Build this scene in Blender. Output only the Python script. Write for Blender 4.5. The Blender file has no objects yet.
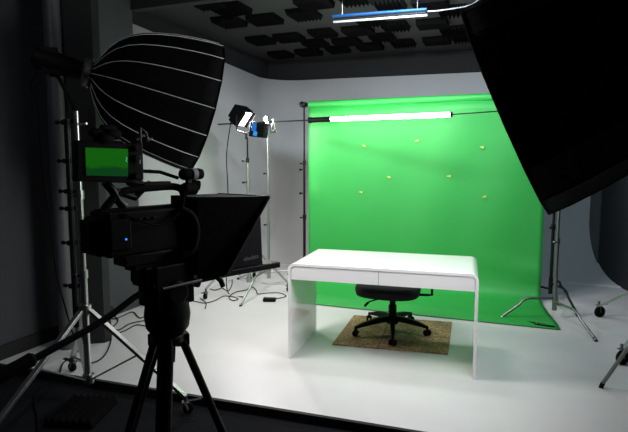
import bpy, math, random
from mathutils import Vector, Matrix
random.seed(7)
C = bpy.context.scene.collection
PI = math.pi
V = Vector

# ------------------------------------------------------------------ camera geometry
F, PITCH, CAMH, YAW = 520.0, 0.1028, 1.512, 0.365
cy_, sy_ = math.cos(YAW), math.sin(YAW)
def vw(lat, dep, z):                    # measured from where the photographer stands -> room coordinates
    return V((cy_*lat - sy_*dep, sy_*lat + cy_*dep, z))
def ray(x, y):
    a, b = (x-314)/F, (y-216)/F
    cp, sp = math.cos(PITCH), math.sin(PITCH)
    lat, dep, z = a, cp - b*sp, -sp - b*cp
    return vw(lat, dep, z)
def fl(x, y, z=0.0):
    d = ray(x, y); t = (z-CAMH)/d.z
    return V((d.x*t, d.y*t, z))
def atY(x, y, Y):
    d = ray(x, y); t = Y/d.y
    return V((d.x*t, Y, CAMH + d.z*t))

# ------------------------------------------------------------------ materials
def mat(name, col, rough=0.6, metal=0.0, noise=0.0, nscale=20, bump=0.0, bscale=60, emit=None, estr=0, coat=0.0, spec=None):
    m = bpy.data.materials.new(name); m.use_nodes = True
    nt = m.node_tree; b = nt.nodes['Principled BSDF']
    b.inputs['Base Color'].default_value = (*col, 1); b.inputs['Roughness'].default_value = rough
    b.inputs['Metallic'].default_value = metal
    if coat: b.inputs['Coat Weight'].default_value = coat
    if spec is not None: b.inputs['Specular IOR Level'].default_value = spec
    tc = nt.nodes.new('ShaderNodeTexCoord')
    if noise:
        n = nt.nodes.new('ShaderNodeTexNoise'); n.inputs['Scale'].default_value = nscale; n.inputs['Detail'].default_value = 5
        nt.links.new(tc.outputs['Object'], n.inputs['Vector'])
        r = nt.nodes.new('ShaderNodeMapRange'); r.inputs['To Min'].default_value = 1-noise; r.inputs['To Max'].default_value = 1+noise
        r.inputs['From Min'].default_value = .3; r.inputs['From Max'].default_value = .7
        nt.links.new(n.outputs['Fac'], r.inputs['Value'])
        mx = nt.nodes.new('ShaderNodeVectorMath'); mx.operation = 'SCALE'; mx.inputs[0].default_value = col
        nt.links.new(r.outputs[0], mx.inputs['Scale']); nt.links.new(mx.outputs[0], b.inputs['Base Color'])
    if bump:
        n2 = nt.nodes.new('ShaderNodeTexNoise'); n2.inputs['Scale'].default_value = bscale
        nt.links.new(tc.outputs['Object'], n2.inputs['Vector'])
        bp = nt.nodes.new('ShaderNodeBump'); bp.inputs['Strength'].default_value = bump; bp.inputs['Distance'].default_value = .01
        nt.links.new(n2.outputs['Fac'], bp.inputs['Height']); nt.links.new(bp.outputs[0], b.inputs['Normal'])
    if emit:
        b.inputs['Emission Color'].default_value = (*emit, 1); b.inputs['Emission Strength'].default_value = estr
    return m
M = {}
M['cyc'] = mat('matte_white_paint', (.62,.62,.62), .75, noise=.02, nscale=2)
M['stage'] = mat('scuffed_white_floor_paint', (.66,.648,.645), .38, noise=.03, nscale=3)
M['darkwall'] = mat('charcoal_wall_paint', (.050,.052,.058), .8, noise=.08, nscale=3)
M['blackwall'] = mat('blue_black_wall_paint', (.010,.012,.016), .8, noise=.08, nscale=3)
M['band'] = mat('black_upper_wall_paint', (.012,.0125,.013), .85, noise=.06, nscale=4)
M['ceil'] = mat('dark_grey_ceiling_plaster', (.026,.026,.028), .9, noise=.08, nscale=8, bump=.2, bscale=40)
M['carpet'] = mat('black_carpet', (.008,.0085,.0105), .95, spec=.1, noise=.3, nscale=60, bump=.4, bscale=200)
M['blackwood'] = mat('black_painted_board', (.006,.006,.006), .7)
M['foam'] = mat('black_acoustic_foam', (.002,.002,.002), .95, spec=.08, noise=.2, nscale=90)
M['gloss'] = mat('white_gloss_lacquer', (.90,.89,.885), .12, coat=.5)
M['gap'] = mat('drawer_shadow_gap', (.05,.05,.05), .8)
M['blackplastic'] = mat('black_plastic', (.003,.003,.0034), .5, spec=.12)
M['blackfabric'] = mat('black_seat_fabric', (.010,.010,.012), .9, noise=.2, nscale=80)
M['cloth'] = mat('black_softbox_nylon', (.0022,.0022,.0026), .8, spec=.08, bump=.15, bscale=30)
M['rod'] = mat('steel_rod', (.55,.55,.55), .3, 1)
M['chrome'] = mat('brushed_chrome', (.5,.5,.49), .32, 1)
M['glowring'] = mat('lamp_leak_glow', (.8,.8,.8), .3, emit=(1,.98,.95), estr=1.5)  # glow put in for lamp light leaking out behind the left softbox
M['darkchrome'] = mat('dark_chrome', (.26,.26,.255), .35, 1)  # darker chrome tone for the right C-stand
M['steel'] = mat('dull_steel', (.16,.16,.155), .4, .8)
M['ribgrey'] = mat('silver_rib', (.75,.75,.75), .35)
M['darkmetal'] = mat('black_anodised_metal', (.006,.006,.0065), .4, spec=.2)
M['rubber'] = mat('black_rubber', (.004,.004,.004), .8, spec=.1)
M['green'] = mat('chroma_green_paper', (.022,.34,.054), .55, noise=.03, nscale=2)
M['tape'] = mat('yellow_tape', (.55,.60,.10), .6)
M['tube'] = mat('lit_tube', (1,1,1), .4, emit=(1,.99,.96), estr=26)
M['panel'] = mat('lit_panel', (1,1,1), .4, emit=(1,.98,.95), estr=7)
M['diff'] = mat('white_diffusion_cloth', (.8,.8,.8), .8, emit=(1,.96,.93), estr=3)
M['diff2'] = mat('white_diffusion_cloth_cool', (.8,.8,.8), .8, emit=(.85,.93,1), estr=1)
M['silver_in'] = mat('silver_softbox_lining', (.6,.6,.6), .4, .6)
M['blue'] = mat('blue_label', (.01,.16,.55), .5, noise=.1)
M['bluestrip'] = mat('blue_lamp_cover', (.002,.045,.15), .5, emit=(.0,.10,.35), estr=.12, spec=.2)
M['lampmetal'] = mat('grey_lamp_cover', (.35,.35,.35), .45)
M['led'] = mat('blue_status_lamp', (0,.2,.8), .4, emit=(.03,.3,1), estr=1.2)
M['greytext'] = mat('grey_print', (.12,.12,.12), .7)
M['brass'] = mat('brass_fitting', (.45,.25,.06), .35, 1)
M['cable'] = mat('black_cable', (.003,.003,.003), .7, spec=.1)
M['pipe'] = mat('dark_grey_pipe', (.085,.085,.09), .5, noise=.1)

# screen picture : green set seen by the camera
def screen_mat():
    m = bpy.data.materials.new('camera_screen_picture'); m.use_nodes = True; nt = m.node_tree; b = nt.nodes['Principled BSDF']
    b.inputs['Base Color'].default_value = (.01,.02,.01,1); b.inputs['Roughness'].default_value = .25
    tc = nt.nodes.new('ShaderNodeTexCoord'); sp = nt.nodes.new('ShaderNodeSeparateXYZ'); nt.links.new(tc.outputs['Generated'], sp.inputs[0])
    n = nt.nodes.new('ShaderNodeTexNoise'); n.inputs['Scale'].default_value = 4; nt.links.new(tc.outputs['Generated'], n.inputs['Vector'])
    a = nt.nodes.new('ShaderNodeMath'); a.operation = 'MULTIPLY_ADD'; a.inputs[1].default_value = .25; nt.links.new(n.outputs['Fac'], a.inputs[0]); nt.links.new(sp.outputs['Z'], a.inputs[2])
    cr = nt.nodes.new('ShaderNodeValToRGB'); e = cr.color_ramp.elements
    e[0].position = .40; e[0].color = (.001,.042,.006,1); e[1].position = .50; e[1].color = (.004,.095,.002,1)
    nt.links.new(a.outputs[0], cr.inputs[0]); nt.links.new(cr.outputs[0], b.inputs['Emission Color']); b.inputs['Emission Strength'].default_value = 1
    return m
M['screen'] = screen_mat()
def board_mat():
    m = bpy.data.materials.new('speckled_brown_board'); m.use_nodes = True; nt = m.node_tree; b = nt.nodes['Principled BSDF']
    b.inputs['Roughness'].default_value = .85
    tc = nt.nodes.new('ShaderNodeTexCoord')
    n = nt.nodes.new('ShaderNodeTexNoise'); n.inputs['Scale'].default_value = 55; n.inputs['Detail'].default_value = 8
    n2 = nt.nodes.new('ShaderNodeTexNoise'); n2.inputs['Scale'].default_value = 6
    for q in (n, n2): nt.links.new(tc.outputs['Object'], q.inputs['Vector'])
    cr = nt.nodes.new('ShaderNodeValToRGB'); e = cr.color_ramp.elements
    e[0].position = .36; e[0].color = (.20,.125,.05,1); e[1].position = .62; e[1].color = (.52,.36,.165,1)
    cr2 = nt.nodes.new('ShaderNodeValToRGB'); e = cr2.color_ramp.elements
    e[0].position = .35; e[0].color = (.62,.62,.62,1); e[1].position = .6; e[1].color = (1,1,1,1)
    mx = nt.nodes.new('ShaderNodeMix'); mx.data_type = 'RGBA'; mx.blend_type = 'MULTIPLY'; mx.inputs[0].default_value = 1
    nt.links.new(n.outputs['Fac'], cr.inputs[0]); nt.links.new(n2.outputs['Fac'], cr2.inputs[0])
    nt.links.new(cr.outputs[0], mx.inputs[6]); nt.links.new(cr2.outputs[0], mx.inputs[7]); nt.links.new(mx.outputs[2], b.inputs['Base Color'])
    return m
M['board'] = board_mat()

# ------------------------------------------------------------------ mesh builder
def frame(d):
    d = V(d).normalized(); u = V((0,0,1)) if abs(d.z) < .95 else V((1,0,0))
    a = d.cross(u).normalized(); b = d.cross(a).normalized()
    return a, b, d
class MB:
    def __init__(s): s.v = []; s.f = []
    def add(s, vs, fs):
        k = len(s.v); s.v += [V(p) for p in vs]; s.f += [tuple(i+k for i in f) for f in fs]; return s
    def box(s, c, d, rot=None):
        c = V(c); h = V(d)/2; R = rot or Matrix.Identity(3)
        vs = [c + R @ V((x*h.x, y*h.y, z*h.z)) for x in (-1,1) for y in (-1,1) for z in (-1,1)]
        return s.add(vs, [(0,1,3,2),(4,6,7,5),(0,4,5,1),(2,3,7,6),(0,2,6,4),(1,5,7,3)])
    def bar(s, p, q, w, h):          # rectangular bar between two points
        a, b, d = frame(V(q)-V(p)); p = V(p); q = V(q)
        vs = [o + a*x*w/2 + b*y*h/2 for o in (p, q) for x, y in ((-1,-1),(1,-1),(1,1),(-1,1))]
        return s.add(vs, [(3,2,1,0),(4,5,6,7),(0,1,5,4),(1,2,6,5),(2,3,7,6),(3,0,4,7)])
    def cyl(s, p, q, r, r2=None, n=16):
        a, b, d = frame(V(q)-V(p)); r2 = r if r2 is None else r2
        vs = []
        for o, R_ in ((V(p), r), (V(q), r2)):
            for i in range(n):
                t = 2*PI*i/n; vs.append(o + (a*math.cos(t) + b*math.sin(t))*R_)
        return s.add(vs, [tuple(range(n-1,-1,-1)), tuple(range(n, 2*n))] + [(i,(i+1)%n,n+(i+1)%n,n+i) for i in range(n)])
    def tube(s, pts, r, n=8):
        pts = [V(p) for p in pts]; vs = []; a0 = None
        for k, p in enumerate(pts):
            d = (pts[min(k+1, len(pts)-1)] - pts[max(k-1, 0)]).normalized()
            if a0 is None: a0, b0, _ = frame(d)
            a0 = (a0 - d*a0.dot(d)).normalized(); b0 = d.cross(a0)
            for i in range(n):
                t = 2*PI*i/n; vs.append(p + (a0*math.cos(t) + b0*math.sin(t))*r)
        m = len(pts)
        fs = [(k*n+i, k*n+(i+1)%n, (k+1)*n+(i+1)%n, (k+1)*n+i) for k in range(m-1) for i in range(n)]
        return s.add(vs, fs + [tuple(range(n-1,-1,-1)), tuple(range((m-1)*n, m*n))])
    def lathe(s, prof, o, d, n=24):   # prof: (distance along d, radius)
        a, b, d = frame(d); o = V(o); vs = []
        for t, r in prof:
            for i in range(n):
                q = 2*PI*i/n; vs.append(o + d*t + (a*math.cos(q)+b*math.sin(q))*max(r, 1e-4))
        m = len(prof)
        fs = [(k*n+i, k*n+(i+1)%n, (k+1)*n+(i+1)%n, (k+1)*n+i) for k in range(m-1) for i in range(n)]
        return s.add(vs, fs + [tuple(range(n-1,-1,-1)), tuple(range((m-1)*n, m*n))])
    def prism(s, poly, off):          # polygon of 3D points pushed by vector off
        n = len(poly); poly = [V(p) for p in poly]; off = V(off)
        return s.add(poly + [p+off for p in poly], [tuple(range(n-1,-1,-1)), tuple(range(n, 2*n))] + [(i,(i+1)%n,n+(i+1)%n,n+i) for i in range(n)])
    def grid(s, rows):
        m, n = len(rows), len(rows[0])
        return s.add([p for r in rows for p in r], [(i*n+j, i*n+j+1, (i+1)*n+j+1, (i+1)*n+j) for i in range(m-1) for j in range(n-1)])
    def xf(s, mt): s.v = [mt @ p for p in s.v]; return s
    def build(s, name, m, parent=None, smooth=False, bevel=0, solid=0, seg=2):
        me = bpy.data.meshes.new(name); me.from_pydata([tuple(p) for p in s.v], [], s.f); me.validate(); 
        me.materials.append(M[m] if isinstance(m, str) else m)
        import bmesh
        b = bmesh.new(); b.from_mesh(me)
        if not solid: bmesh.ops.recalc_face_normals(b, faces=b.faces)
        b.to_mesh(me); b.free()
        o = bpy.data.objects.new(name, me); C.objects.link(o)
        if parent: o.parent = parent
        if smooth:
            for p in me.polygons: p.use_smooth = True
            me.set_sharp_from_angle(angle=math.radians(smooth if smooth is not True else 40))
        if solid:
            q = o.modifiers.new('solidify', 'SOLIDIFY'); q.thickness = solid; q.offset = 0
        if bevel:
            q = o.modifiers.new('bevel', 'BEVEL'); q.width = bevel; q.segments = seg; q.limit_method = 'ANGLE'; q.angle_limit = math.radians(40)
        return o
def smooth_path(pts, k=6):
    pts = [V(p) for p in pts]; out = []
    for i in range(len(pts)-1):
        p0 = pts[max(i-1,0)]; p1 = pts[i]; p2 = pts[i+1]; p3 = pts[min(i+2,len(pts)-1)]
        for j in range(k):
            t = j/k; out.append(.5*((2*p1)+(p2-p0)*t+(2*p0-5*p1+4*p2-p3)*t*t+(3*p1-p0-3*p2+p3)*t**3))
    out.append(pts[-1]); return out
def tag(o, label, cat, group=None):
    o['label'] = label; o['category'] = cat
    if group: o['group'] = group
    return o
def thing(name, label, cat, loc=(0,0,0), rz=0, group=None):
    o = bpy.data.objects.new(name, None); C.objects.link(o); o.location = loc; o.rotation_euler = (0,0,rz); o.empty_display_size = .1
    return tag(o, label, cat, group)
def struct(o): o['kind'] = 'structure'; return o
def inv(o):                            # lets parts be written in room coordinates under a placed Empty
    return (Matrix.Translation(o.location) @ Matrix.Rotation(o.rotation_euler.z, 4, 'Z')).inverted()

# ------------------------------------------------------------------ the room
XL, YB, ZC, ZT = -3.64, 7.66, 3.12, 2.79
def skew(p):
    w = min(max((p.y-6.0)/1.6, 0), 1); w = w*w*(3-2*w)
    return V((p.x, p.y + .086*(p.x-XL)*w, p.z))
RC = .50
NP_ = 18                                # points down the wall and through the cove
def cove(k, R):                          # the cove is tight on the left wall and wide on the back wall
    if k < 4: return (0, (ZT, 2.0, 1.4, R)[k])
    a = PI/2*(k-3)/14; return (R*(1-math.cos(a)), R*(1-math.sin(a)))
def cyc_pt(kind, t, k):
    w = {'L': 0, 'C': t*t*(3-2*t), 'B': 1}[kind]; R = .30 + .50*w
    d, z = cove(k, R); z = max(z, .002)
    r = RC + .35*d; e = d + r; cx, cyy = XL+e, YB-e
    if kind == 'L': return V((XL+d, 4.4 + (cyy-4.4)*t, z + (.11*(1-t) if k == 0 else 0)))
    if kind == 'C': return V((cx - r*math.cos(t*PI/2), cyy + r*math.sin(t*PI/2), z))
    return V((cx + (1.9-cx)*t, YB-d, z))
Bk = MB().grid([[skew(cyc_pt('L', i/8, k)) for k in range(NP_)] for i in range(8)] + [[skew(cyc_pt('C', i/16, k)) for k in range(NP_)] for i in range(17)] + [[skew(cyc_pt('B', i/16, k)) for k in range(NP_)] for i in range(1, 17)])
struct(Bk.build('wall_back', 'cyc', smooth=60, solid=.02))
# stage floor (raised 5 cm over the dark studio floor)
def edgeY(x): return 2.695 + .075*(x-XL)/1.8 if x < 3 else 2.97
st = MB(); st.prism([(XL-.01, 2.69, 0), (3.0, 2.97, 0), (3.0, 8.2, 0), (XL-.01, 7.6, 0)], (0,0,-.05))
struct(st.build('floor', 'stage'))
tr = MB(); tr.prism([(XL, 2.665, .004), (3.0, 2.945, .004), (3.0, 2.972, .004), (XL, 2.692, .004)], (0,0,-.056))
struct(tr.build('trim_1', 'blackwood'))
struct(MB().box((0,.7,-.1), (8.2,4.6,.1)).build('floor_front', 'carpet'))
# dark shell
struct(MB().box((XL-.06, 1.2, 1.55), (.12, 6.4, 3.2)).build('wall_left_front', 'darkwall'))
struct(MB().box((XL-.16, 6.3, 1.55), (.12, 3.9, 3.2)).build('wall_left_upper', 'band'))
ub = MB(); ub.prism([(XL-.2, YB+.08, 0), (4.2, YB+.08+.086*(4.2-XL), 0), (4.2, YB+.2+.086*(4.2-XL), 0), (XL-.2, YB+.2, 0)], (0,0,3.15))
struct(ub.build('wall_back_upper', 'band'))
struct(MB().box((.3, 3.6, ZC+.05), (8.4, 10.4, .1)).build('ceiling', 'ceil'))
wr = MB(); a_, b_ = V((1.015,8.06,0)), V((2.53,2.35,0)); nrm = V((.1,.026,0))
wr.prism([a_, b_, b_+nrm, a_+nrm], (0,0,3.14))
struct(wr.build('wall_right', 'blackwall'))
dd = (b_-a_).normalized()
struct(MB().prism([a_+dd*.02-nrm*.15, a_+dd*.34-nrm*.15, a_+dd*.34, a_+dd*.02], (0,0,2.8)).build('trim_2', 'pipe'))
struct(MB().box((2.2,-.6,1.5), (.1, 6.0, 3.3)).build('wall_right_front', 'blackwall'))
struct(MB().box((0,-1.6,1.5), (8, .1, 3.3)).build('wall_front', 'blackwall'))
struct(MB().box((XL+.012, 1.0, .03), (.024, 5.9, .16)).build('baseboard_left', 'blackwood', bevel=.004))
# ceiling beam over the dark corner
struct(MB().box((-2.9, 4.43, ZC-.04), (1.5, .10, .10)).build('trim_3', 'ceil'))
# black column and pipe
struct(MB().prism([(-3.55,3.31,-.05),(-3.36,3.2,-.05),(-3.16,3.34,-.05),(-3.16,3.42,-.05),(-3.55,3.5,-.05)], (0,0,3.2)).build('trim_4', 'blackwood'))
struct(MB().cyl((-3.36,3.14,-.05), (-3.36,3.14,3.12), .062, n=24).build('trim_5', 'pipe', smooth=True))

# ------------------------------------------------------------------ ceiling foam
def foam_mesh():
    b = MB(); W, n = .30, 7
    b.box((0,0,-.008), (W, .34, .016))
    for i in range(n):
        x0 = -W/2 + W*i/n; w = W/n
        b.prism([(x0,-.17,-.016),(x0+w,-.17,-.016),(x0+w*.5,-.17,-.062)], (0,.34,0))
    return b
rows = {
 'row nearest the back wall': [(281,55,1),(309,52.5,0),(338,50,1),(370,47,0),(403,44,1),(437,41,0),(464.5,39,1)],
 'second row from back wall': [(315,44,1),(347,42,0),(382,38,1),(453,31.5,1)],
 'third row from back wall': [(261,41,1),(289,38,0),(323,34,1),(358,31,0),(395,27,1),(432.5,24,0)],
 'short row behind the hanging lamp': [(371,22,1),(452.5,12,1)],
 'fifth row from back wall': [(229.5,22.5,1),(265,20,0),(304,15,1),(389.5,5,1),(430,3,0)],
 'row nearest the camera': [(231.4,9.6,0),(314,3,0),(355,-1,1)],
}
ordw = ['first','second','third','fourth','fifth','sixth','seventh']
fo0 = None
for rn, lst in rows.items():
    for i, (x, y, k) in enumerate(lst):
        p = fl(x, y, ZC-.03)
        if fo0 is None:
            o = fo0 = foam_mesh().build('foam_tile', 'foam')
        else:
            o = fo0.copy(); C.objects.link(o)
        o.location = (p.x, p.y, ZC); o.rotation_euler = (0,0,(0 if k else PI/2) + random.uniform(-.02,.02))
        pos = 'leftmost' if i == 0 else ('rightmost' if i == len(lst)-1 else ordw[i] + ' from left')
        tag(o, f'black foam tile on ceiling, {pos} in {rn}', 'foam tile', 'foam tiles on the ceiling')
o = fo0.copy(); C.objects.link(o); p = fl(207,3,ZC-.03); o.location = (p.x,p.y,ZC); o.rotation_euler = (0,0,.02)
tag(o, 'black foam tile on ceiling, alone above the left softbox', 'foam tile', 'foam tiles on the ceiling')
o = fo0.copy(); C.objects.link(o); p = fl(82,415,-.05); o.location = (p.x,p.y,-.05); o.rotation_euler = (PI,0,.3)
tag(o, 'black wedge foam tile lying on the dark floor by camera tripod', 'foam tile')

# ------------------------------------------------------------------ hanging ceiling lamp
la, lb = fl(333,20,2.90), fl(427,13,2.90)
t = thing('ceiling_lamp', 'twin tube batten lamp in blue and silver hung under the foam ceiling', 'lamp', (la+lb)/2, math.atan2(lb.y-la.y, lb.x-la.x))
Lh = (lb-la).length/2
MB().cyl((-Lh,.02,-.014),(Lh,.02,-.014),.011).build('tube', 'lampmetal', t, smooth=True)['label'] = 'plain silver tube'
MB().box((0,-.03,.024),(2*Lh,.05,.022)).build('cover', 'bluestrip', t, bevel=.006)['label'] = 'blue cover strip'
MB().box((0,.01,.008),(2*Lh*.98,.04,.018)).build('housing', 'darkmetal', t, bevel=.004)
for s in (-1,1): MB().cyl((s*Lh*.8,.01,.04),(s*Lh*.8,.01,ZC-2.90),.004,n=8).build('hanger', 'rod', t)
MB().tube(smooth_path([(Lh,.02,.02),(Lh+.15,.05,.03),(Lh+.4,.2,.1),(Lh+.5,.3,ZC-2.9)]), .006).build('power_cable', 'lampmetal', t, smooth=True)

# ------------------------------------------------------------------ green paper backdrop
XA, XB, YP, ZR = -2.405, .325, 6.10, 2.235
bd = thing('backdrop', 'chroma green paper backdrop sweeping from roller down to white floor', 'backdrop', ((XA+XB)/2, YP, 0))
iv = inv(bd)
def sheet_profile():
    P = [(YP, ZR-.04), (YP, 2.1), (YP,1.9)] + [(YP, 1.9-.1*k) for k in range(1, 17)]
    P += [(YP-.008, .20), (YP-.025,.12), (YP-.06,.06), (YP-.12,.03), (YP-.22,.015)]
    P += [(YP-.36,.012),(YP-.5,.01),(YP-.62,.012),(YP-.70,.022),(YP-.77,.045),(YP-.83,.066),(YP-.88,.07),(YP-.93,.058),(YP-.98,.035),(YP-1.02,.016),(YP-1.04,.01)]
    return P
rowsP = []
NX = 60
for i in range(NX+1):
    u = i/NX; x = XA + (XB-XA)*u; r = []
    for y, z in sheet_profile():
        ym, zm = y, z
        if z > .2:
            ym += .012*math.sin(u*9+z*1.3)*(1-z/2.3) + .006*math.sin(u*23-z*2)
            ym -= .028*math.exp(-((u-.03)/.02)**2)*math.exp(-((z-1.12)/.10)**2)
            # soft diagonal fold at the lower right
            ym -= .055*math.exp(-((z-(.30+.35*(1-u)))/.07)**2)*max(0,min(1,(u-.72)/.25))
        elif y < YP-.55:
            k = 1-.75*max(0,min(1,(u-.55)/.4))
            zm = .01+(z-.01)*k
            ym = y
        xm = x
        if z > .2 and u > .98: xm += 0
        if y < YP-.08 and u > .75: xm += (YP-.08-y)*.13*(u-.75)/.25
        if y < YP-.1 and u < .4: xm += .36*((YP-.1-y)/.95)*(1-u/.4)
        r.append(iv @ V((xm, ym, zm)))
    rowsP.append(r)
MB().grid(rowsP).build('paper_sheet', 'green', bd, smooth=80, solid=.002)
MB().cyl(iv@V((XA-.0,YP+.02,ZR-.01)), iv@V((XB+.0,YP+.02,ZR-.01)), .042, n=28).build('paper_roll', 'green', bd, smooth=True)
MB().cyl(iv@V((XA-.10,YP+.02,ZR-.01)), iv@V((XB+.10,YP+.02,ZR-.01)), .022, n=20).build('crossbar', 'darkmetal', bd, smooth=True)
tp = ['leftmost of the two upper tape bits left of tube end','below middle of lit tube','level with the tube end, under right softbox',
      'centre left of the paper','centre right of the paper','lowest on the left half','lowest on the right half']
tp = ['yellow tape scrap near top left of green paper','yellow tape scrap at top centre of green paper','yellow tape scrap at top right of green paper',
      'yellow tape scrap in the middle row, left of centre','yellow tape scrap in the middle row, right of centre',
      'yellow tape scrap lowest on left half of green paper','yellow tape scrap lowest on right half of green paper']
for k, (x, y) in enumerate(((364,145.5),(417,140.5),(482,147),(389,177),(449,176),(361,192),(484.5,196.5))):
    p = atY(x, y, YP-.025); b = MB(); a = random.uniform(-.5,.5)
    b.box((0,0,0), (.042,.002,.013), Matrix.Rotation(a,3,'Y')); b.box((.004,-.003,-.004), (.028,.002,.012), Matrix.Rotation(a+1.0,3,'Y') @ Matrix.Rotation(.3,3,'X'))
    o = b.build('tape_marker', 'tape'); o.location = p; tag(o, tp[k], 'tape', 'yellow tape markers on the green paper')

# ------------------------------------------------------------------ desk
W_, D_, H_, T_ = 1.388, .70, .75, .022
dk = thing('desk', 'glossy white waterfall desk with two drawers standing before green backdrop', 'desk', (-1.577,3.568,0), .074)
def arc(cx, cz, r, a0, a1, n=8): return [(cx+r*math.cos(a0+(a1-a0)*k/n), cz+r*math.sin(a0+(a1-a0)*k/n)) for k in range(n+1)]
ro, ri = .055, .033
outer = [(0,.0)] + arc(ro, H_-ro, ro, PI, PI/2) + arc(W_-ro, H_-ro, ro, PI/2, 0) + [(W_,0)]
inner = [(T_,0)] + arc(T_+ri, H_-T_-ri, ri, PI, PI/2) + arc(W_-T_-ri, H_-T_-ri, ri, PI/2, 0) + [(W_-T_,0)]
b = MB(); n = len(outer)
vs = [(x,y,z) for y in (0,D_) for (x,z) in outer] + [(x,y,z) for y in (0,D_) for (x,z) in inner]
fs = []
for i in range(n-1):
    fs += [(i,i+1,n+i+1,n+i), (2*n+i,3*n+i,3*n+i+1,2*n+i+1), (i,2*n+i,2*n+i+1,i+1), (n+i,n+i+1,3*n+i+1,3*n+i)]
fs += [(0,n,3*n,2*n), (n-1,2*n+n-1,3*n+n-1,n+n-1)]
b.add(vs, fs); b.build('shell', 'gloss', dk, smooth=35, bevel=.0015)
MB().box((W_/2, D_/2+.02, H_-T_-.055), (W_-2*T_-.002, D_-.06, .098)).build('drawer_carcass', 'gap', dk)
z0, z1 = H_-T_-.103, H_-T_-.003
for s, (xa, xb) in enumerate(((T_+.003, W_/2-.0015), (W_/2+.0015, W_-T_-.003))):
    c = .022; pl = [(xa,z0),(xb,z0)]
    if s == 0: pl = [(xa,z0),(xb,z0),(xb,z1)] + arc(xa+c+.008, z1-c-.008, c+.008, PI/2, PI, 5)
    else: pl = [(xa,z0),(xb,z0)] + arc(xb-c-.008, z1-c-.008, c+.008, 0, PI/2, 5) + [(xa,z1)]
    MB().prism([(x,.004,z) for x, z in pl], (0,.018,0)).build('drawer', 'gloss', dk, bevel=.001)
for s in (0,1): MB().box((s*(W_-T_)+T_/2, D_/2, .0015), (T_*.9, D_*.98, .003)).build('foot_strip', 'blackplastic', dk)

# ------------------------------------------------------------------ floor mat
mp = [fl(332,345),fl(448,355),fl(452,323),fl(354,316)]
o = MB().prism([p+V((0,0,.001)) for p in mp], (0,0,.010)).build('floor_mat', 'board', bevel=.002)
tag(o, 'brown speckled cardboard floor mat lying under the office chair', 'mat')
sm = MB(); e0, e1 = fl(376,348.6,.0112), fl(391,319.6,.0112)
mid = [e0, e0.lerp(e1,.35)+V((.012,0,0)), e0.lerp(e1,.6)-V((.006,0,0)), e1]
sm.tube(mid, .0022, 6); sm.build('seam', 'blackplastic', o)
for (x, y, w) in ((343,333,.03),(353,332,.05),(360,331,.03),(372,334,.05),(381,336,.03),(404,337,.06),(414,338,.03),(428,339,.05),(402,345,.04),(386,328,.04),(425,329,.04),(358,340,.04)):
    p = fl(x, y, .0113); MB().box(p, (w, .012, .0006), Matrix.Rotation(random.uniform(-.2,.4),3,'Z')).build('printed_mark', 'greytext', o)

# ------------------------------------------------------------------ office chair
oc = thing('office_chair', 'black swivel office chair without backrest standing under the white desk', 'chair', (-.96,4.47,.0115))
iv = inv(oc)
b = MB(); n = 24; prof = [(.018,0),(.0,.8),(.012,.97),(.05,1.0),(.085,.98),(.10,.9),(.104,.5),(.106,0)]
rr = []
for t_, k in prof:
    rr.append([V((-.045+.285*k*math.copysign(abs(math.cos(a))**.75, math.cos(a)), .24*k*math.copysign(abs(math.sin(a))**.75, math.sin(a)), .325+t_ + (.0 if t_<.06 else .0))) for a in [2*PI*i/n for i in range(n+1)]])
b.grid(rr); b.build('seat', 'blackfabric', oc, smooth=60)
b = MB(); b.cyl((0,0,.13),(0,0,.325),.027); b.cyl((0,0,.13),(0,0,.24),.036,n=20); b.build('gas_lift', 'blackplastic', oc, smooth=True)
MB().box((0,0,.322),(.2,.16,.03)).build('tilt_mechanism', 'blackplastic', oc, bevel=.006)
b = MB(); b.tube(smooth_path([(-.06,-.05,.31),(-.14,-.10,.295),(-.19,-.12,.275),(-.215,-.125,.25)]), .007); b.cyl((-.19,-.12,.275),(-.222,-.127,.24),.011); b.build('height_lever', 'blackplastic', oc, smooth=True)
b = MB(); b.tube([(.10,.05,.335),(.30,.05,.345),(.335,.05,.35),(.335,.05,.41)], .012); b.build('backrest_bracket', 'blackplastic', oc, smooth=True)
MB().lathe([(0,.05),(.02,.06),(.05,.055),(.065,.035)], (0,0,.075), (0,0,1)).build('hub', 'blackplastic', oc, smooth=True)
foot = [(-.272,-.235), (.085,-.365), (.31,-.01), (.10,.36), (-.27,.22)]
for fx, fy in foot:
    dd_ = V((fx,fy,0)); rad = dd_.length; dn = dd_.normalized(); sd = V((-dn.y,dn.x,0)); b = MB(); rows_ = []
    for k in range(9):
        s_ = k/8; w_ = .026*(1-s_)+.015*s_; zt = .145-.062*s_**2; zb = .100-.036*s_**1.5; c_ = dn*(.03+(rad-.03)*s_)
        rows_.append([c_-sd*w_+V((0,0,zb)), c_-sd*w_*.8+V((0,0,zt)), c_+sd*w_*.8+V((0,0,zt)), c_+sd*w_+V((0,0,zb)), c_-sd*w_+V((0,0,zb))])
    b.grid(rows_); b.add(rows_[-1][:4], [(0,1,2,3)]); leg = b.build('base_arm', 'blackplastic', oc, smooth=50)
    b = MB(); e = dn*rad
    cd = V((dn.y*.6+dn.x*.8, -dn.x*.6+dn.y*.8, 0)).normalized(); cs = V((-cd.y,cd.x,0))
    for q in (-1,1): b.cyl(e+cs*q*.008+V((0,0,.026)), e+cs*q*.025+V((0,0,.026)), .026, n=18)
    b.cyl(e+V((0,0,.03)), e+V((0,0,.085)), .009)
    b.box(e+V((0,0,.045)), (.02,.02,.03)); b.build('caster', 'blackplastic', leg, smooth=40)

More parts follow.
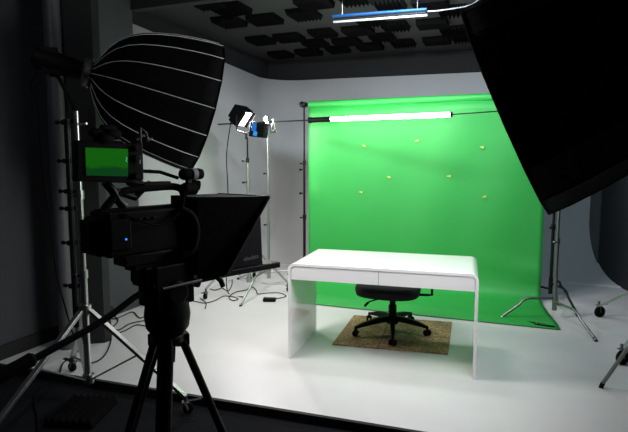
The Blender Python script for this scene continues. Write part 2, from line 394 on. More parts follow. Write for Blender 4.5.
# ------------------------------------------------------------------ stands
def knob(p, d, r=.012, l=.035, m='blackplastic', parent=None, name='knob'):
    d = V(d).normalized(); b = MB(); b.cyl(V(p), V(p)+d*l, r*.5, n=10); b.lathe([(l*.6,r*.6),(l*.7,r),(l*1.2,r),(l*1.3,r*.6)], p, d, n=12)
    return b.build(name, m, parent, smooth=True)
def sections(parent, base, zs, rs, mats):
    for i in range(len(rs)):
        MB().cyl(V((0,0,zs[i])), V((0,0,zs[i+1])), rs[i], n=18).build('pole_section', mats[i], parent, smooth=True)
        if i: 
            MB().cyl(V((0,0,zs[i]-.04)), V((0,0,zs[i]+.015)), rs[i-1]+.006, n=18).build('collar', mats[i], parent, smooth=True)
def caster(leg, e, m='rubber', r=.032, ang=.5, brake=True):
    cd = V((math.cos(ang), math.sin(ang), 0)); cs = V((-cd.y,cd.x,0)); c = V(e)+V((0,0,r))-cd*.015
    w = MB(); w.cyl(c-cs*.011, c+cs*.011, r, n=22); wo = w.build('wheel', m, leg, smooth=40)
    f = MB(); f.cyl(V(e)+V((0,0,2*r+.008)), V(e)+V((0,0,2*r+.05)), .011)
    for q in (-1,1): f.bar(V(e)+cs*q*.018+V((0,0,2*r+.012)), c+cs*q*.018-V((0,0,.004)), .022, .003)
    f.box(V(e)+V((0,0,2*r+.01)), (.045,.045,.006), Matrix.Rotation(ang,3,'Z'))
    f.build('fork', 'steel', leg, bevel=.001)
    if brake: MB().bar(V(e)+V((0,0,2*r+.012))-cd*.01, V(e)-cd*.095+V((0,0,2*r+.02)), .028, .006).build('brake_pedal', 'darkmetal', leg, bevel=.001)
def cstand(name, label, base, feet, top, m, rpole=.0165, risers=2, hubz=.20, group=None):
    t = thing(name, label, 'stand', base, 0, group); iv = inv(t)
    zs = [.09] + [top*(k+1)/(risers+1)+.1*(risers-k)/max(risers,1) for k in range(risers)] + [top]
    rs = [rpole-.0035*k for k in range(risers+1)]
    sections(t, base, zs, rs, [m]*(risers+1))
    MB().cyl((0,0,.085),(0,0,.27),rpole+.006,n=18).build('base_sleeve', m, t, smooth=True)
    for k, f in enumerate(feet):
        e = iv @ V((f[0],f[1],0)); e.z = .012; h = hubz - .03*k; d = V((e.x,e.y,0)); L_ = d.length; d.normalize()
        pts = [V((0,0,h))+d*.02, d*(L_*.48)+V((0,0,h+.01)), d*(L_*.58)+V((0,0,h-.012)), d*(L_*.64)+V((0,0,h-.05)), e]
        pts = [pts[0], pts[1], pts[2], pts[3], pts[3].lerp(e,.5), e]
        lg = MB().tube(pts, .0125, 12).build('leg', m, t, smooth=50)
        MB().cyl(e-V((0,0,.012)), e+(pts[3]-e).normalized()*.03, .0145, n=12).build('foot_cap', 'rubber', lg, smooth=True)
    for k in range(risers): knob((0,-rpole,zs[k+1]-.02), (-.8,-.6,0), .011, .04, m if m != 'chrome' else 'darkmetal', t, 'locking_knob')
    return t
# silver and black stand beside the right edge of the paper
cs1 = cstand('c_stand', 'silver C-stand with bent legs straddling right corner of the green paper', (.42,5.44,0), [(-.08,5.19),(.709,4.85),(.50,6.0)], 2.03, 'darkchrome')
cs2 = cstand('c_stand', 'silver C-stand holding left end of boom, beside blue labelled battery', (-2.78,5.71,0), [(-2.64,4.73),(-2.28,5.95),(-3.3,5.85)], 2.02, 'chrome', risers=2)
bs2 = cstand('backdrop_stand', 'black stand carrying the right end of the backdrop roller', (.425,6.12,0), [(.645,5.597),(.62,6.6),(-.0,6.3)], 2.20, 'darkmetal', risers=2)
bs1 = cstand('backdrop_stand', 'black stand carrying the left end of the backdrop roller', (-2.47,6.12,0), [(-2.25,5.75),(-2.15,6.4),(-2.80,6.35)], 2.20, 'darkmetal', risers=2, rpole=.018)
for t, s in ((bs1,-1),(bs2,1)):
    MB().box((0,0,2.225),(.05,.03,.07)).build('roller_bracket', 'darkmetal', t, bevel=.004)
    MB().lathe([(0,.03),(.02,.036),(.035,.036),(.045,.02)], (0,-.04,2.225), (0,-1,0)).build('bracket_wheel', 'darkmetal', t, smooth=True)
    MB().cyl((s*.02,0,2.235),(s*.085,0,2.235),.008).build('pin', 'chrome', t, smooth=True)
for z in (1.42,1.12): knob((-.02,0,z), (-1,-.3,0), .016, .035, 'blackplastic', bs1, 'locking_knob')
# grip heads and boom
for t in (cs1, cs2):
    b = MB(); b.lathe([(-.03,.028),(-.01,.034),(.01,.034),(.03,.028)], (0,-.02,2.03), (0,1,0)); b.box((0,0,2.0),(.03,.03,.07)); b.build('grip_head', 'chrome', t, smooth=40)
    knob((.0,-.05,2.03), (0.2,-1,0), .014, .05, 'chrome', t, 'grip_handle')
b = MB(); p = atY(273.5,125,5.47); iv2 = inv(cs2)
q = iv2 @ V((p.x,p.y,p.z)); b.cyl(q+V((0,0,-.07)), q+V((0,0,.07)), .010); b.box(q+V((0,0,.0)), (.03,.03,.05)); b.box(q+V((0,0,-.075)), (.09,.02,.022)); b.box(q+V((.0,0,-.04)), (.045,.02,.03)); b.build('spare_clamp', 'chrome', cs2, bevel=.003)
YT = 5.48
pa = atY(218,124.3,5.68); pc, pd = atY(309.5,120.2,5.80), atY(331,119.2,5.78); pe = atY(450,114.6,5.46)
pb2 = V((.42,5.44,2.03)); 
bm_ = thing('boom_arm', 'thin steel rod spanning both C-stands above the green paper', 'boom arm', pc)
ivb = inv(bm_)
MB().cyl(ivb@V((pa.x,pa.y,pa.z)), ivb@V((pc.x,pc.y,pc.z)), .0085, n=12).build('rod', 'darkmetal', bm_, smooth=True)
MB().cyl(ivb@V((pe.x,pe.y,pe.z)), ivb@pb2, .006, n=12).build('rod', 'darkmetal', bm_, smooth=True)
tl = thing('tube_lamp', 'lit white tube lamp with black grip glowing before the green paper', 'lamp', pd)
ivt = inv(tl)
MB().cyl(ivt@pd, ivt@pe, .024, n=20).build('tube', 'tube', tl, smooth=True)
b = MB(); b.cyl(ivt@pc, ivt@pd, .030, n=20); b.cyl(ivt@pc-V((.01,0,0)), ivt@pc+V((.03,0,0)), .034, n=20); b.build('grip', 'blackplastic', tl, smooth=True)
MB().cyl(ivt@pe, ivt@pe+V((.025,0,.001)), .026, n=20).build('end_cap', 'blackplastic', tl, smooth=True)

# rolling stand with panel light
def rolling(name, label, base, feet, top, m, hub=.5, low=.12, rp=.0175, risers=3, rleg=.011, group=None, z_feet=None, brake=True, legm=None, braces=True, wr=.032, lw=.027, topm=None, wang=None):
    t = thing(name, label, 'stand', base, 0, group); iv = inv(t)
    zs = [low-.02] + [hub+.25+(top-hub-.25)*k/risers for k in range(risers)] + [top]
    sections(t, base, zs, [rp-.0028*k for k in range(risers+1)], [m]*risers+[topm or m])
    MB().cyl((0,0,hub-.03),(0,0,hub+.035),rp+.016,n=18).build('upper_collar', m, t, smooth=True)
    MB().cyl((0,0,low-.03),(0,0,low+.03),rp+.014,n=18).build('lower_collar', m, t, smooth=True)
    for k, f in enumerate(feet):
        e = iv @ V((f[0], f[1], (z_feet[k] if z_feet else 0)+.11)); d = V((e.x,e.y,0)).normalized()
        s0 = d*.035+V((0,0,hub))
        lg = MB().bar(s0, e, lw, lw*.6).build('leg', legm or m, t, bevel=.002)
        if braces:
            mid_ = s0.lerp(e,.52); MB().bar(d*.03+V((0,0,low)), mid_, lw*.9, .010).build('brace', m, lg, bevel=.001)
        caster(lg, e-V((0,0,.11)), 'rubber', r=wr, ang=(math.atan2(d.y,d.x)+PI+.5) if wang is None else wang, brake=brake)
    for k in range(risers): knob((0,-rp,zs[k+1]-.02), (-.9,-.4,0), .013, .045, 'darkmetal', t, 'locking_knob')
    return t
rs = rolling('rolling_stand', 'silver rolling light stand under lit panel beside grey wall', (-2.90,5.42,0), [(-3.15,4.87),(-3.13,6.0),(-2.42,5.47)], 1.80, 'chrome', hub=.55, rp=.021, risers=4, topm='darkmetal')
MB().cyl((0,0,1.05),(0,0,1.08),.03,n=14).build('brass_ring', 'brass', rs, smooth=True)['label'] = 'brass ring on the pole'
lp = atY(241,116,5.42)
pl = thing('panel_light', 'black panel lamp with white glowing face on silver rolling stand', 'lamp', (lp.x,lp.y,lp.z))
R3 = Matrix.Rotation(math.radians(-3),3,'Z') @ Matrix.Rotation(math.radians(38),3,'Y'); NP = R3 @ V((1,0,0))
b = MB(); b.box((0,0,0), (.12,.20,.22), R3); b.box(R3@V((-.08,0,0)), (.06,.15,.17), R3); b.build('housing', 'blackplastic', pl, bevel=.012)
MB().box(R3@V((.063,0,0)), (.008,.14,.18), R3).build('glowing_face', 'panel', pl, bevel=.002)
for s in (-1,1):
    MB().box(R3@V((.075,s*.105,0)), (.05,.006,.2), R3 @ Matrix.Rotation(s*.4,3,'Z')).build('barn_door', 'darkmetal', pl)
b = MB(); b.cyl((.055,.02,-.27),(.055,.02,-.20),.014); b.tube([(0.02,-.14,0),(0.02,-.14,-.17),(.05,.0,-.2),(0.06,.14,-.17),(.06,.14,0)], .008); b.build('yoke', 'darkmetal', pl, smooth=True)
bp = atY(260,130,5.42)
bt = thing('battery_pack', 'black battery block with blue label mounted beside the panel lamp', 'battery', (bp.x,bp.y-.03,bp.z))
MB().box((0,0,0),(.20,.10,.17), Matrix.Rotation(.12,3,'Y')).build('case', 'blackplastic', bt, bevel=.012)
MB().box((-.035,-.052,.03),(.06,.006,.09), Matrix.Rotation(.1,3,'Y')).build('label', 'blue', bt, bevel=.001)['label'] = 'dark blue label'
MB().box((-.02,-.054,-.045),(.05,.006,.05), Matrix.Rotation(.3,3,'Y')).build('label', mat('bright_blue',(.02,.33,.9),.5), bt, bevel=.001)['label'] = 'bright blue label'
MB().tube([(.09,0,.03),(.14,0,.05),(.16,0,-.02)], .008).build('cable_socket', 'chrome', bt, smooth=True)

# ------------------------------------------------------------------ softboxes
def softbox(name, label, apex, axis, R_, L_, diff, roll, ribm='ribgrey', cat='softbox'):
    apex = V(apex); t = thing(name, label, cat, apex); axis = V(axis).normalized(); a, b_, _ = frame(axis)
    n = 16; P = [0,.01,.03,.06,.1,.16,.24,.34,.46,.6,.75,.88,1.0]
    K_ = [(0,.10),(.01,.14),(.03,.20),(.06,.30),(.1,.43),(.16,.57),(.24,.69),(.34,.78),(.46,.85),(.6,.91),(.75,.955),(.88,.985),(1.0,1.0)]
    def rad(s): return R_*dict(K_)[s]
    def ring(s, k, sc=1.0):
        q = 2*PI*(k/n)+roll; return axis*(L_*s) + (a*math.cos(q)+b_*math.sin(q))*rad(s)*sc
    rws = []
    for s in P:
        r = []
        for k in range(n):
            p0 = ring(s,k); p1 = ring(s,k+1); r.append(p0)
            for f in (.25,.5,.75):
                bulge = 1-(.012 if s < 1 else 0)*math.sin(PI*f)
                r.append(p0.lerp(p1,f)*1.0 + (axis*(L_*s)-p0.lerp(p1,f))*(1-bulge) - axis*(.012*math.sin(PI*f)*(s if s<1 else 0)))
        r.append(r[0]); rws.append(r)
    MB().grid(rws).build('fabric_shell', 'cloth', t, smooth=12, solid=.003)
    for k in range(n):
        pts = [ring(s, k, 1.006) for s in P]
        MB().tube(pts, .0024, 6).build('rib', ribm, t, smooth=True)
    rim = [ring(1, k, 1.0) for k in range(n)]; rim.append(rim[0])
    MB().tube(rim, .006, 6).build('rim_piping', 'cloth', t, smooth=True)
    disc = MB(); c = axis*(L_*.93); vs = [c] + [c+(ring(1,k)-axis*L_)*.955 for k in range(n)]
    disc.add(vs, [(0,1+k,1+(k+1)%n) for k in range(n)]); disc.build('diffuser', diff, t)
    b = MB(); b.lathe([(-.05,.045),(-.045,.085),(-.03,.10),(.0,.10),(.012,.085)], (0,0,0), axis, n=24); b.build('speed_ring', 'chrome', t, smooth=40)
    MB().lathe([(.02,.070),(.035,.086),(.05,.060)], (0,0,0), axis, n=24).build('lamp_collar', 'glowring' if 'left' in label else 'chrome', t, smooth=True)  # left ring glows in place of light leaking past the speed ring
    b = MB(); b.lathe([(-.34,.055),(-.33,.07),(-.25,.073),(-.14,.068),(-.05,.06)], (0,0,0), axis, n=20)
    up = V((0,0,1)); b.box(-axis*.24-up*.0, (.10,.10,.16), Matrix.Rotation(math.atan2(axis.y,axis.x),3,'Z')); b.build('lamp_head', 'blackplastic', t, smooth=40)
    # lamp light leaves through the diffuser
    return t, axis, apex + axis*L_
aL = vw(-1.474, 3.50, 2.093); axL = vw(.90,.37,-.26)
sL, axL, cL = softbox('softbox', 'black parabolic softbox with silver ribs on the left studio stand', aL, axL, .465, .765, 'diff', .1)
cR = V((-.045,3.13,1.79)); vdir = (cR-V((0,0,CAMH))).normalized(); e_ = V((.49,.06,-1.11)).normalized()
axR = e_.cross(vdir).normalized()
if axR.x > 0: axR = -axR
axR = (axR + vdir*.05).normalized()
sR, axR, cR = softbox('softbox', 'black parabolic softbox hanging over right edge of the green paper', cR-axR*.98, axR, .61, .98, 'diff2', .196, 'darkmetal')
def area(name, loc, d, size, power, col, shape='DISK', sy=None, spread=None):
    l = bpy.data.lights.new(name, 'AREA'); l.shape = shape; l.size = size; l.energy = power; l.color = col
    if sy: l.size_y = sy
    if spread: l.spread = spread
    o = bpy.data.objects.new(name, l); C.objects.link(o); o.location = loc
    o.rotation_euler = V(d).to_track_quat('-Z','Y').to_euler(); return o
area('softbox_lamp', cL-axL*.03, axL, .84, 42, (1,.955,.93))
area('softbox_lamp', cR-axR*.05, axR, 1.12, 26, (.95,.97,1))

# left combo stand
cl = rolling('rolling_stand', 'steel rolling combo stand carrying the left softbox, at dark wall', (-2.56,2.545,0), [(-2.61,1.90),(-1.86,2.62),(-2.93,2.78)], 1.83, 'chrome', hub=.56, low=.10, rp=.021, risers=2, z_feet=[-.05,-.05,0], lw=.036)
ivc = inv(cl)
tip = aL - axL*.24
b = MB(); b.tube([(0,0,1.83), (ivc@V(tip)).lerp(V((0,0,1.83)),.3), ivc@V(tip)+V((0,0,-.085))], .012); b.build('spigot', 'darkmetal', cl, smooth=True)
MB().cyl((-.05,-.03,.45),(-.05,-.03,1.78),.018,n=14).build('crank_column', 'darkmetal', cl, smooth=True)
for z in (1.76,1.52,1.33,1.22,1.0,.72): 
    MB().box((-.055,-.025,z),(.06,.045,.03)).build('clamp_bracket', 'darkmetal', cl, bevel=.004)
    knob((-.08,-.03,z), (-1,-.2,0), .012, .04, 'blackplastic', cl, 'locking_knob')
MB().tube([(.02,0,1.75),(.09,-.01,1.75)], .007).build('tee_handle', 'chrome', cl, smooth=True)

# ------------------------------------------------------------------ right stands
sr1 = cstand('c_stand', 'steel stand at right frame edge, its tube leg on grey floor', (.93,3.58,0), [(.604,3.84),(1.3,4.05),(1.15,2.95)], 2.1, 'steel', hubz=.36)
b = MB(); ap = inv(sr1) @ (cR-axR*.98-axR*.2); b.tube([(0,0,2.1), ap-V((0,0,.085))], .012); b.build('spigot', 'darkmetal', sr1, smooth=True)
sr2 = rolling('rolling_stand', 'rolling stand with braked casters on white floor by black right wall', (1.40,5.02,0), [(.806,4.347),(.829,5.64),(1.62,4.45)], 1.3, 'chrome', hub=.66, low=.15, braces=False, wr=.055, wang=YAW+PI+.25)

# clamp lying on the paper corner
p0, p1 = fl(526,322,.018), fl(553,327,.018)
cp_ = thing('spring_clamp', 'black and silver clamp lying on front right corner of green paper', 'clamp', (p0+p1)/2, math.atan2(p1.y-p0.y, p1.x-p0.x))
MB().bar((-.13,.02,0),(.0,-.005,.008),.02,.012).build('handle', 'blackplastic', cp_, bevel=.003)
MB().bar((-.04,-.02,.0),(.13,.01,.004),.022,.012).build('jaw', 'darkmetal', cp_, bevel=.003)
MB().cyl((-.02,0,-.01),(-.02,0,.02),.014).build('pivot', 'chrome', cp_, smooth=True)
MB().bar((-.02,.0,.012),(.07,.012,.012),.012,.006).build('spring', 'chrome', cp_)

# ------------------------------------------------------------------ cables
def cable(pts, label, r=.005, name='cable', z=.006, group=None):
    P = []
    for q in pts: P.append(fl(q[0],q[1],z) if len(q) == 2 else V(q))
    o = MB().tube(smooth_path(P), r, 8).build(name, 'cable', smooth=True); return tag(o, label, 'cable', group)
cable([(196,292),(202,286),(214,290),(222,288),(228,291),(232,284),(231.8,276)], 'black cable looping on floor below the teleprompter tray')
cable([(186,302),(193,301),(205,303),(216,300),(224,296),(234,297),(238,299),(233,300.5),(229,297),(236,292),(246,290),(252,287),(256,290),(258,294),(266,293),(280,293),(286,296),(280,298),(272,299)], 'long black cable winding across floor to power adapter')
cable([(200,298),(206,303),(205,308.5)], 'short black cable tail on floor near rolling stand caster')
b = fl(269.5,299.5,.02); o = MB().box((0,0,0),(.14,.07,.036)).build('power_adapter', 'blackplastic', bevel=.008); o.location = b; o.rotation_euler = (0,0,.3)
tag(o, 'black power adapter box on white floor at C-stand foot', 'power adapter')
cable([(96,322),(104,316),(114,319),(122,316),(133,312),(140,318),(150,313)], 'black cable heaped on floor left of camera tripod', z=.006)
cable([(92,328),(101,322),(108,329),(118,321),(112,315),(102,317),(99,326),(110,334),(124,331),(136,325),(146,326)], 'black cable coiled in loops between combo stand and camera tripod')
cable([(70,362),(74,350),(82,344),(80,336),(86,330),(95,332),(100,340)], 'short black cable curl right behind the combo stand pole')
cable([(97,333),(108,326),(118,330),(129,324),(141,321),(150,319),(160,314)], 'black cable zigzagging beneath the pan handle', z=.008)
cable([(60,372),(64,362),(75,358),(90,363),(104,356),(111,340),(108,325),(98,318)], 'black cable curving round the combo stand legs', z=.008)
wl = [(-3.55,3.0,.08)]
def at_depth(x, y, d): return ray(x,y)*d + V((0,0,CAMH))
hp = aL - axL*.33
cable([tuple(hp)]+[tuple(at_depth(x,y,d)) for x,y,d in ((36,74,3.5),(31,86,3.6),(38,108,3.7),(41,150,3.8),(47,200,3.85),(53,240,3.9),(57,275,3.9),(66,310,3.85))]+[fl(78,352,.01)[:]], 'black cable drooping from left softbox lamp along dark wall', r=.006)
cable([tuple(V((lp.x,lp.y,lp.z))+V((-.12,-.02,-.05))), (lp.x-.13,5.3,1.6), (lp.x-.12,5.3,1.2), (lp.x-.14,5.3,.8), (lp.x-.10,5.2,.3), (lp.x-.05,5.15,.01), (lp.x+.2,5.05,.01)], 'black cable hanging from panel lamp against grey wall', r=.006)
cable([fl(40,388,-.044)[:], fl(34,400,-.044)[:], fl(37,415,-.044)[:], fl(39,440,-.044)[:]], 'thin black cable lying on the dark floor', r=.004)

# ------------------------------------------------------------------ video camera rig
RO = V((-.81,1.80)); HD = math.atan2(.766,.643)
wO = vw(RO.x, RO.y, 0); RZ = HD + YAW       # heading in the room
def rigthing(name, label, cat, z=0): return thing(name, label, cat, (wO.x, wO.y, z), RZ)
# local axes: x forward along the lens, y left, z up (room height)
vc = rigthing('video_camera', 'black shoulder video camera with lit green viewfinder screen on tripod', 'camera')
b = MB(); b.box((.205,0,1.255),(.29,.13,.165)); b.box((.06,0,1.25),(.06,.11,.14)); b.box((.37,0,1.26),(.08,.12,.13)); b.build('body', 'blackplastic', vc, bevel=.010)
MB().box((.105,-.070,1.255),(.08,.012,.11)).build('side_cover', 'blackplastic', vc, bevel=.004)
b = MB()
for i in range(4): b.box((.155+.03*i,-.069,1.305),(.016,.008,.01))
b.build('buttons', 'darkmetal', vc, bevel=.002)
MB().cyl((.122,-.078,1.238),(.122,-.0765,1.238),.004,n=12).build('status_lamp', 'led', vc)['label'] = 'glowing blue status lamp'
MB().box((.035,0,1.25),(.05,.08,.12)).build('battery', 'blackplastic', vc, bevel=.006)
b = MB(); b.lathe([(.38,.055),(.40,.062),(.47,.062),(.48,.056),(.52,.056),(.53,.06),(.56,.06)], (0,0,1.245), (1,0,0)); b.build('lens', 'blackplastic', vc, smooth=40)
MB().tube(smooth_path([(.36,-.075,1.33),(.40,-.09,1.30),(.42,-.09,1.24),(.40,-.09,1.17),(.36,-.08,1.15)]), .016,10).build('hand_grip', 'rubber', vc, smooth=True)
b = MB(); b.tube(smooth_path([(.08,0,1.335),(.10,0,1.36),(.14,0,1.395),(.20,0,1.41),(.30,0,1.415),(.38,0,1.415),(.42,0,1.40),(.43,0,1.36),(.42,0,1.335)]), .015,10)
b.box((.26,0,1.337),(.40,.05,.014)); b.build('top_handle', 'rubber', vc, smooth=40)
MB().tube([(.42,0,1.40),(.47,0,1.42),(.50,-.01,1.415)], .022,12).build('handle_knob', 'blackplastic', vc, smooth=True)
MB().box((.30,0,1.43),(.12,.03,.016)).build('accessory_shoe', 'darkmetal', vc, bevel=.002)
b = MB(); b.lathe([(0,.019),(.01,.024),(.035,.024),(.037,.020),(.06,.020),(.062,.024),(.085,.024),(.10,.021),(.105,.014)], (.405,-.02,1.464),(1,0,0)); b.build('microphone', 'rubber', vc, smooth=40)
MB().box((.44,-.02,1.437),(.02,.02,.04)).build('microphone_clip', 'darkmetal', vc, bevel=.002)
MB().lathe([(-.001,.0245),(.02,.0245)], (.455,-.02,1.464),(1,0,0)).build('microphone_band', 'lampmetal', vc, smooth=True)['label'] = 'grey microphone band'
b = MB(); pts = [V((.40+.0*k, -.03, 1.44)) for k in range(1)]
coil = []
for k in range(120):
    s_ = k/119; c_ = V((.415-.035*s_, -.045, 1.43-.22*s_)); q = s_*2*PI*14; coil.append(c_+V((.006*math.cos(q), .006*math.sin(q), 0)))
MB().tube(coil, .0025, 6).build('coiled_cord', 'rubber', vc, smooth=True)
MB().tube(smooth_path([(.12,-.07,1.33),(.20,-.085,1.29),(.28,-.085,1.28),(.36,-.08,1.33),(.40,-.05,1.40)]), .004, 6).build('cord', 'rubber', vc, smooth=True)
# viewfinder facing the operator (turned towards the photographer)
vf = MB(); VR = Matrix.Rotation(-HD+.12 if False else 0, 3, 'Z')
toward = V((0,-1,0))
fx = V((.643,-.766,0))                       # screen faces back to the photographer
Rv = Matrix.Rotation(-math.radians(50),3,'Z')  # local: screen width runs across the view
def P(x, y, o=0.0, inn=0.0):                # pixel on the vertical plane through the rig
    d = ray(x,y); n_ = vw(-.766,.643,0); n_.z = 0
    t_ = (V((wO.x,wO.y,0)).dot(n_)+o)/(V((d.x,d.y,0)).dot(n_)); p = V((d.x*t_, d.y*t_, CAMH+d.z*t_))
    return (Matrix.Translation((wO.x,wO.y,0)) @ Matrix.Rotation(RZ,4,'Z')).inverted() @ p
c1, c2, c3, c4 = P(82,144,-.05), P(131,147,-.05), P(131,180,-.05), P(82,178,-.05)
hx = (c2-c1); ox = V((0,.035,0))
def quad(a,b,c,d,ex): 
    m_ = (a+b+c+d)/4; return [q + (q-m_).normalized()*ex for q in (a,b,c,d)]
MB().prism(quad(c1,c2,c3,c4,.022), ox).build('viewfinder', 'blackplastic', vc, bevel=.004)
sc = [P(85.5,147.5,-.053), P(128,149,-.053), P(128,176.5,-.053), P(86.5,175.5,-.053)]
MB().prism(sc, V((0,.002,0))).build('screen', 'screen', vc)['label'] = 'lit screen showing green picture'
b = MB(); p_ = P(126,157,-.056); b.tube([p_, p_+V((.004,0,-.006)), p_+V((-.001,0,-.012)), p_+V((.004,0,-.018))], .0012, 5); b.build('screen_mark', mat('mint_mark',(.2,.8,.5),.5,emit=(.1,.6,.4),estr=.6), vc)
b = MB(); b.prism([P(133,143,-.05),P(143,142,-.05),P(144,180,-.05),P(133,181,-.05)], V((0,.04,0))); b.build('viewfinder_controls', 'blackplastic', vc, bevel=.004)
b = MB()
for (x, y) in ((137,148),(137,158),(137,176)): q = P(x,y,-.055); b.lathe([(0,.012),(.008,.011)], q, (0,-1,0), n=12)
b.build('control_dials', 'darkmetal', vc, smooth=True)
MB().prism([P(139.5,156,-.062),P(141,156,-.062),P(141,164,-.062),P(139.5,164,-.062)], V((0,.004,0))).build('control_label', 'lampmetal', vc)['label'] = 'small white label'
b = MB(); b.tube(smooth_path([P(105,182),P(112,190),P(118,200),P(124,207)]), .016, 10); b.tube([P(112,190),P(136,198)], .012, 8); b.tube([P(136,197),P(146,186),P(150,183)], .012,8); b.tube([P(128,182),P(142,184)], .014,8); b.build('viewfinder_arm', 'darkmetal', vc, smooth=40)
b = MB(); b.tube([P(140,128,-.02),P(140,180,-.02)], .006, 8); b.tube([P(140,128,-.02),P(146,133,-.02),P(147,138,-.02)], .005, 8); b.build('support_rod', 'darkmetal', vc, smooth=True)
b = MB(); b.tube([P(150,171),P(140,171),P(160,172),P(178,178)], .007, 8); b.build('cable_arm', 'rubber', vc, smooth=True)
b = MB(); 
for (x, y, r) in ((104,139,.026),(98,133,.016),(112,134,.02),(108,128,.012)): b.lathe([(-.03,r*.7),(-.02,r),(.02,r),(.03,r*.7)], P(x,y,-.03), (1,.2,0), n=14)
b.box(P(108,143,-.03),(.10,.03,.015)); b.build('shoe_adapter', 'rubber', vc, smooth=40)
b = MB(); b.tube([P(137,140,-.02),P(142,136,-.02),P(146,133,-.02),P(148,141,-.02),P(152,138,-.02)], .0045, 6); b.build('arm_lever', 'rod', vc, smooth=True)
MB().cyl(P(184,189,-.03), P(193,189,-.03)+V((.01,0,0)), .024, n=16).build('focus_knob', 'rubber', vc, smooth=40)

# teleprompter
tpz = rigthing('teleprompter', 'black fabric hooded teleprompter with flat tray in front of camera', 'teleprompter')
hw0, hw1 = .14, .19
def hp_(s, z, w): return V((s, w, z))
b = MB(); 
near = [(.43,1.370),(.43,1.03)]; 
A = [hp_(.43,1.372,-.09), hp_(.43,1.372,.09), hp_(.42,1.04,.09), hp_(.42,1.04,-.09)]
k0, k1 = P(269,197,-.17), P(226,275,-.15)
Bq = [k0, V((k0.x,.17,k0.z)), V((k1.x,.15,k1.z)), k1]
b.add(A+Bq, [(0,1,5,4),(1,2,6,5),(2,3,7,6),(3,0,4,7)]); b.build('hood', 'cloth', tpz, solid=.004)
b = MB(); rimp = [Bq[0],Bq[1],Bq[2],Bq[3],Bq[0]]; b.tube(rimp, .007, 8); b.build('hood_frame', 'darkmetal', tpz, smooth=40)
b = MB(); b.prism([V((.44,-.085,1.36)),V((.44,.085,1.36)),V((.44,.085,1.05)),V((.44,-.085,1.05))], V((.004,0,0))); b.build('hood_back', 'cloth', tpz)
gl = mat('beam_splitter_glass', (.03,.03,.03), .05, spec=.8)
MB().prism([V((.50,-.10,1.10)),V((.50,.10,1.10)),V((.60,.10,1.33)),V((.60,-.10,1.33))], V((.004,0,-.003))).build('mirror_glass', gl, tpz)
MB().prism([P(165,279,-.0),P(205,274.5,-.0),P(280.5,262,-.0),P(280.5,267.5,-.0),P(228,277,0),P(165,291,-.0)], V((0,.26,0))).build('monitor_tray', 'blackplastic', tpz, bevel=.004)
# side flap carrying the printed name
fq = [P(232,273,.04), P(262.5,264.5,.04), P(260,205,.04), P(245,206,.04)]
flp = MB().prism(fq, V((0,.004,0))).build('side_flap', mat('charcoal_flap',(.008,.008,.009),.8,spec=.1), tpz)
cu = bpy.data.curves.new('lettering', 'FONT'); cu.body = 'ohodata'; cu.size = .030; cu.extrude = .0004; cu.materials.append(M['greytext'])
tmp_ = bpy.data.objects.new('tmp', cu); me_ = bpy.data.meshes.new_from_object(tmp_); bpy.data.objects.remove(tmp_)
to = bpy.data.objects.new('lettering', me_); C.objects.link(to); to.parent = flp
q0 = P(243.5,261.5,.036); to.location = q0; to.rotation_euler = (PI/2, -.04, 0)
b = MB()
for s in (-.03,.03): b.cyl((.24,s-.085,1.040),(.42,s-.085,1.043),.006,n=12)
b.build('support_rails', 'steel', tpz, smooth=True)
MB().box((.62,.0,1.06),(.05,.10,.06)).build('rail_bracket', 'darkmetal', tpz, bevel=.004)
q = P(221,281,0); MB().tube([q+V((-.02,0,.02)), q+V((.0,0,.0)), q+V((.01,0,-.025))], .012, 10).build('tray_knob', 'blackplastic', tpz, smooth=True)

# camera tripod
tz = rigthing('camera_tripod', 'black video tripod with fluid head carrying the camera', 'tripod', -.05)
Z = lambda z: z+.05
S0 = .335
b = MB(); b.box((S0-.03,0,Z(1.145)),(.34,.09,.035)); b.box((S0-.05,0,Z(1.118)),(.22,.075,.03)); b.build('sliding_plate', 'darkmetal', tz, bevel=.004)
b = MB(); b.box((S0,0,Z(1.03)),(.18,.13,.17)); b.box((S0-.10,0,Z(1.05)),(.05,.10,.03)); b.box((S0-.10,0,Z(1.10)),(.05,.10,.03)); b.lathe([(-.085,.04),(-.08,.05),(.08,.05),(.085,.04)], (S0,0,Z(1.0)), (0,1,0)); b.build('fluid_head', 'blackplastic', tz, bevel=.008)
MB().box((S0+.11,-.0,Z(1.02)),(.09,.06,.045), Matrix.Rotation(.3,3,'Y')).build('drag_knob', 'blackplastic', tz, bevel=.008)
b = MB(); b.lathe([(.96,.085),(.90,.092),(.85,.085),(.80,.05),(.79,.03),(.74,.028),(.70,.025)], (S0,0,.05), (0,0,1), n=28); b.build('bowl', 'blackplastic', tz, smooth=40)
MB().lathe([(.83,.05),(.815,.066),(.79,.066),(.775,.05)], (S0,0,.05), (0,0,1), n=24).build('spider_collar', 'darkmetal', tz, smooth=40)
MB().cyl((S0+.01,-.079,Z(.91)),(S0+.01,-.083,Z(.91)),.006,n=12).build('bubble_level', 'lampmetal', tz)
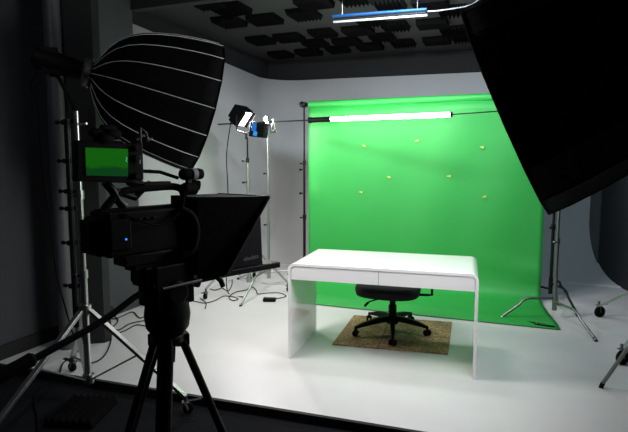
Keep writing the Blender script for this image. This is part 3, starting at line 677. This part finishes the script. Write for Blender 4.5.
# pan handle reaches back toward the operator
h0 = V((S0-.08,-.03,Z(1.01))); h1 = V((S0-.34,-.03,Z(.93))); h2 = V((S0-.85,-.03,Z(.79)))
ph = MB().tube(smooth_path([h0, h0+V((-.06,0,.005)), h1, h2]), .0125, 12).build('pan_handle', 'darkmetal', tz, smooth=True)
hd = (h2-h1).normalized(); g0 = h1.lerp(h2,.36)
MB().lathe([(0,.016),(.01,.024),(.05,.022),(.14,.025),(.17,.021)], g0, hd, n=16).build('hand_grip', 'rubber', ph, smooth=40)
MB().box((S0-.07,-.045,Z(1.035)),(.03,.02,.07), Matrix.Rotation(-.25,3,'Y')).build('clamp_lever', 'darkmetal', tz, bevel=.004)
ivl = (Matrix.Translation((wO.x,wO.y,-.05)) @ Matrix.Rotation(RZ,4,'Z')).inverted()
ctr = V((S0,0,0)); cw = (ivl.inverted()) @ ctr
for (dl, dp_) in ((-.33,.13),(.32,.16),(.035,-.33)):
    ft = ivl @ (cw + vw(dl,dp_,0)); ft.z = .02
    d = V((ft.x-S0, ft.y, 0)).normalized(); top = V((S0,0,Z(.79)))+d*.055
    side = V((-d.y,d.x,0))
    lg = MB(); m1 = top.lerp(ft,.66)
    lg.tube([top-side*.016, m1-side*.014], .016, 10); lg.tube([top+side*.016, m1+side*.014], .016, 10)
    lg.box(m1, (.05,.05,.05)); lgo = lg.build('leg', 'darkmetal', tz, smooth=40)
    MB().tube([m1-(ft-top)*.3, ft], .0135, 10).build('lower_leg', 'darkmetal', lgo, smooth=True)
    MB().lathe([(-.02,.03),(.0,.03),(.03,.015)], ft, (0,0,1), n=14).build('rubber_foot', 'rubber', lgo, smooth=True)
    MB().box(top, (.055,.055,.05), Matrix.Rotation(math.atan2(d.y,d.x),3,'Z')).build('leg_hinge', 'blackplastic', lgo, bevel=.005)

# ------------------------------------------------------------------ light
w = bpy.data.worlds.new('studio_air'); bpy.context.scene.world = w; w.use_nodes = True
w.node_tree.nodes['Background'].inputs[0].default_value = (.6,.65,.75,1); w.node_tree.nodes['Background'].inputs[1].default_value = 0.0
# tube lamp and panel lamp give their light through their own faces; the inferred overhead lamps are unseen, the dim fill and wall wash are added
area('added_fill', (-2.2,.8,3.0), V((-.5,.6,-1)), .3, 5, (.85,.92,1))  # added dim fill that lifts the dark left wall
area('panel_lamp', V((lp.x,lp.y,lp.z))+NP*.085, NP, .17, 34, (1,.98,.95), 'SQUARE')
area('unseen_ceiling_light', (.7,4.6,3.05), V((.05,.6,-1)), .5, 20, (.60,.82,1), 'DISK')
area('unseen_ceiling_light', (-1.1,4.35,3.05), V((-.03,.6,-1)), .6, 33, (1,.96,.97), 'DISK')
area('unseen_ceiling_light', (-.8,4.4,3.04), V((-.15,1,-.18)), .4, 32, (.76,.89,1), 'DISK', spread=math.radians(130))  # added cool wash that brightens the upper left and back walls

# ------------------------------------------------------------------ camera
cd_ = bpy.data.cameras.new('camera'); co = bpy.data.objects.new('camera', cd_); C.objects.link(co)
cd_.sensor_width = 36; cd_.sensor_fit = 'HORIZONTAL'; cd_.lens = F/628*36; cd_.clip_start = .05
co.location = (0,0,CAMH); co.rotation_euler = (PI/2-PITCH, 0, YAW)
S = bpy.context.scene; S.camera = co
S.view_settings.view_transform = 'Standard'; S.view_settings.look = 'None'; S.view_settings.gamma = 1; S.view_settings.use_curve_mapping = False
S.view_settings.exposure = 0.0
S.cycles.use_denoising = True
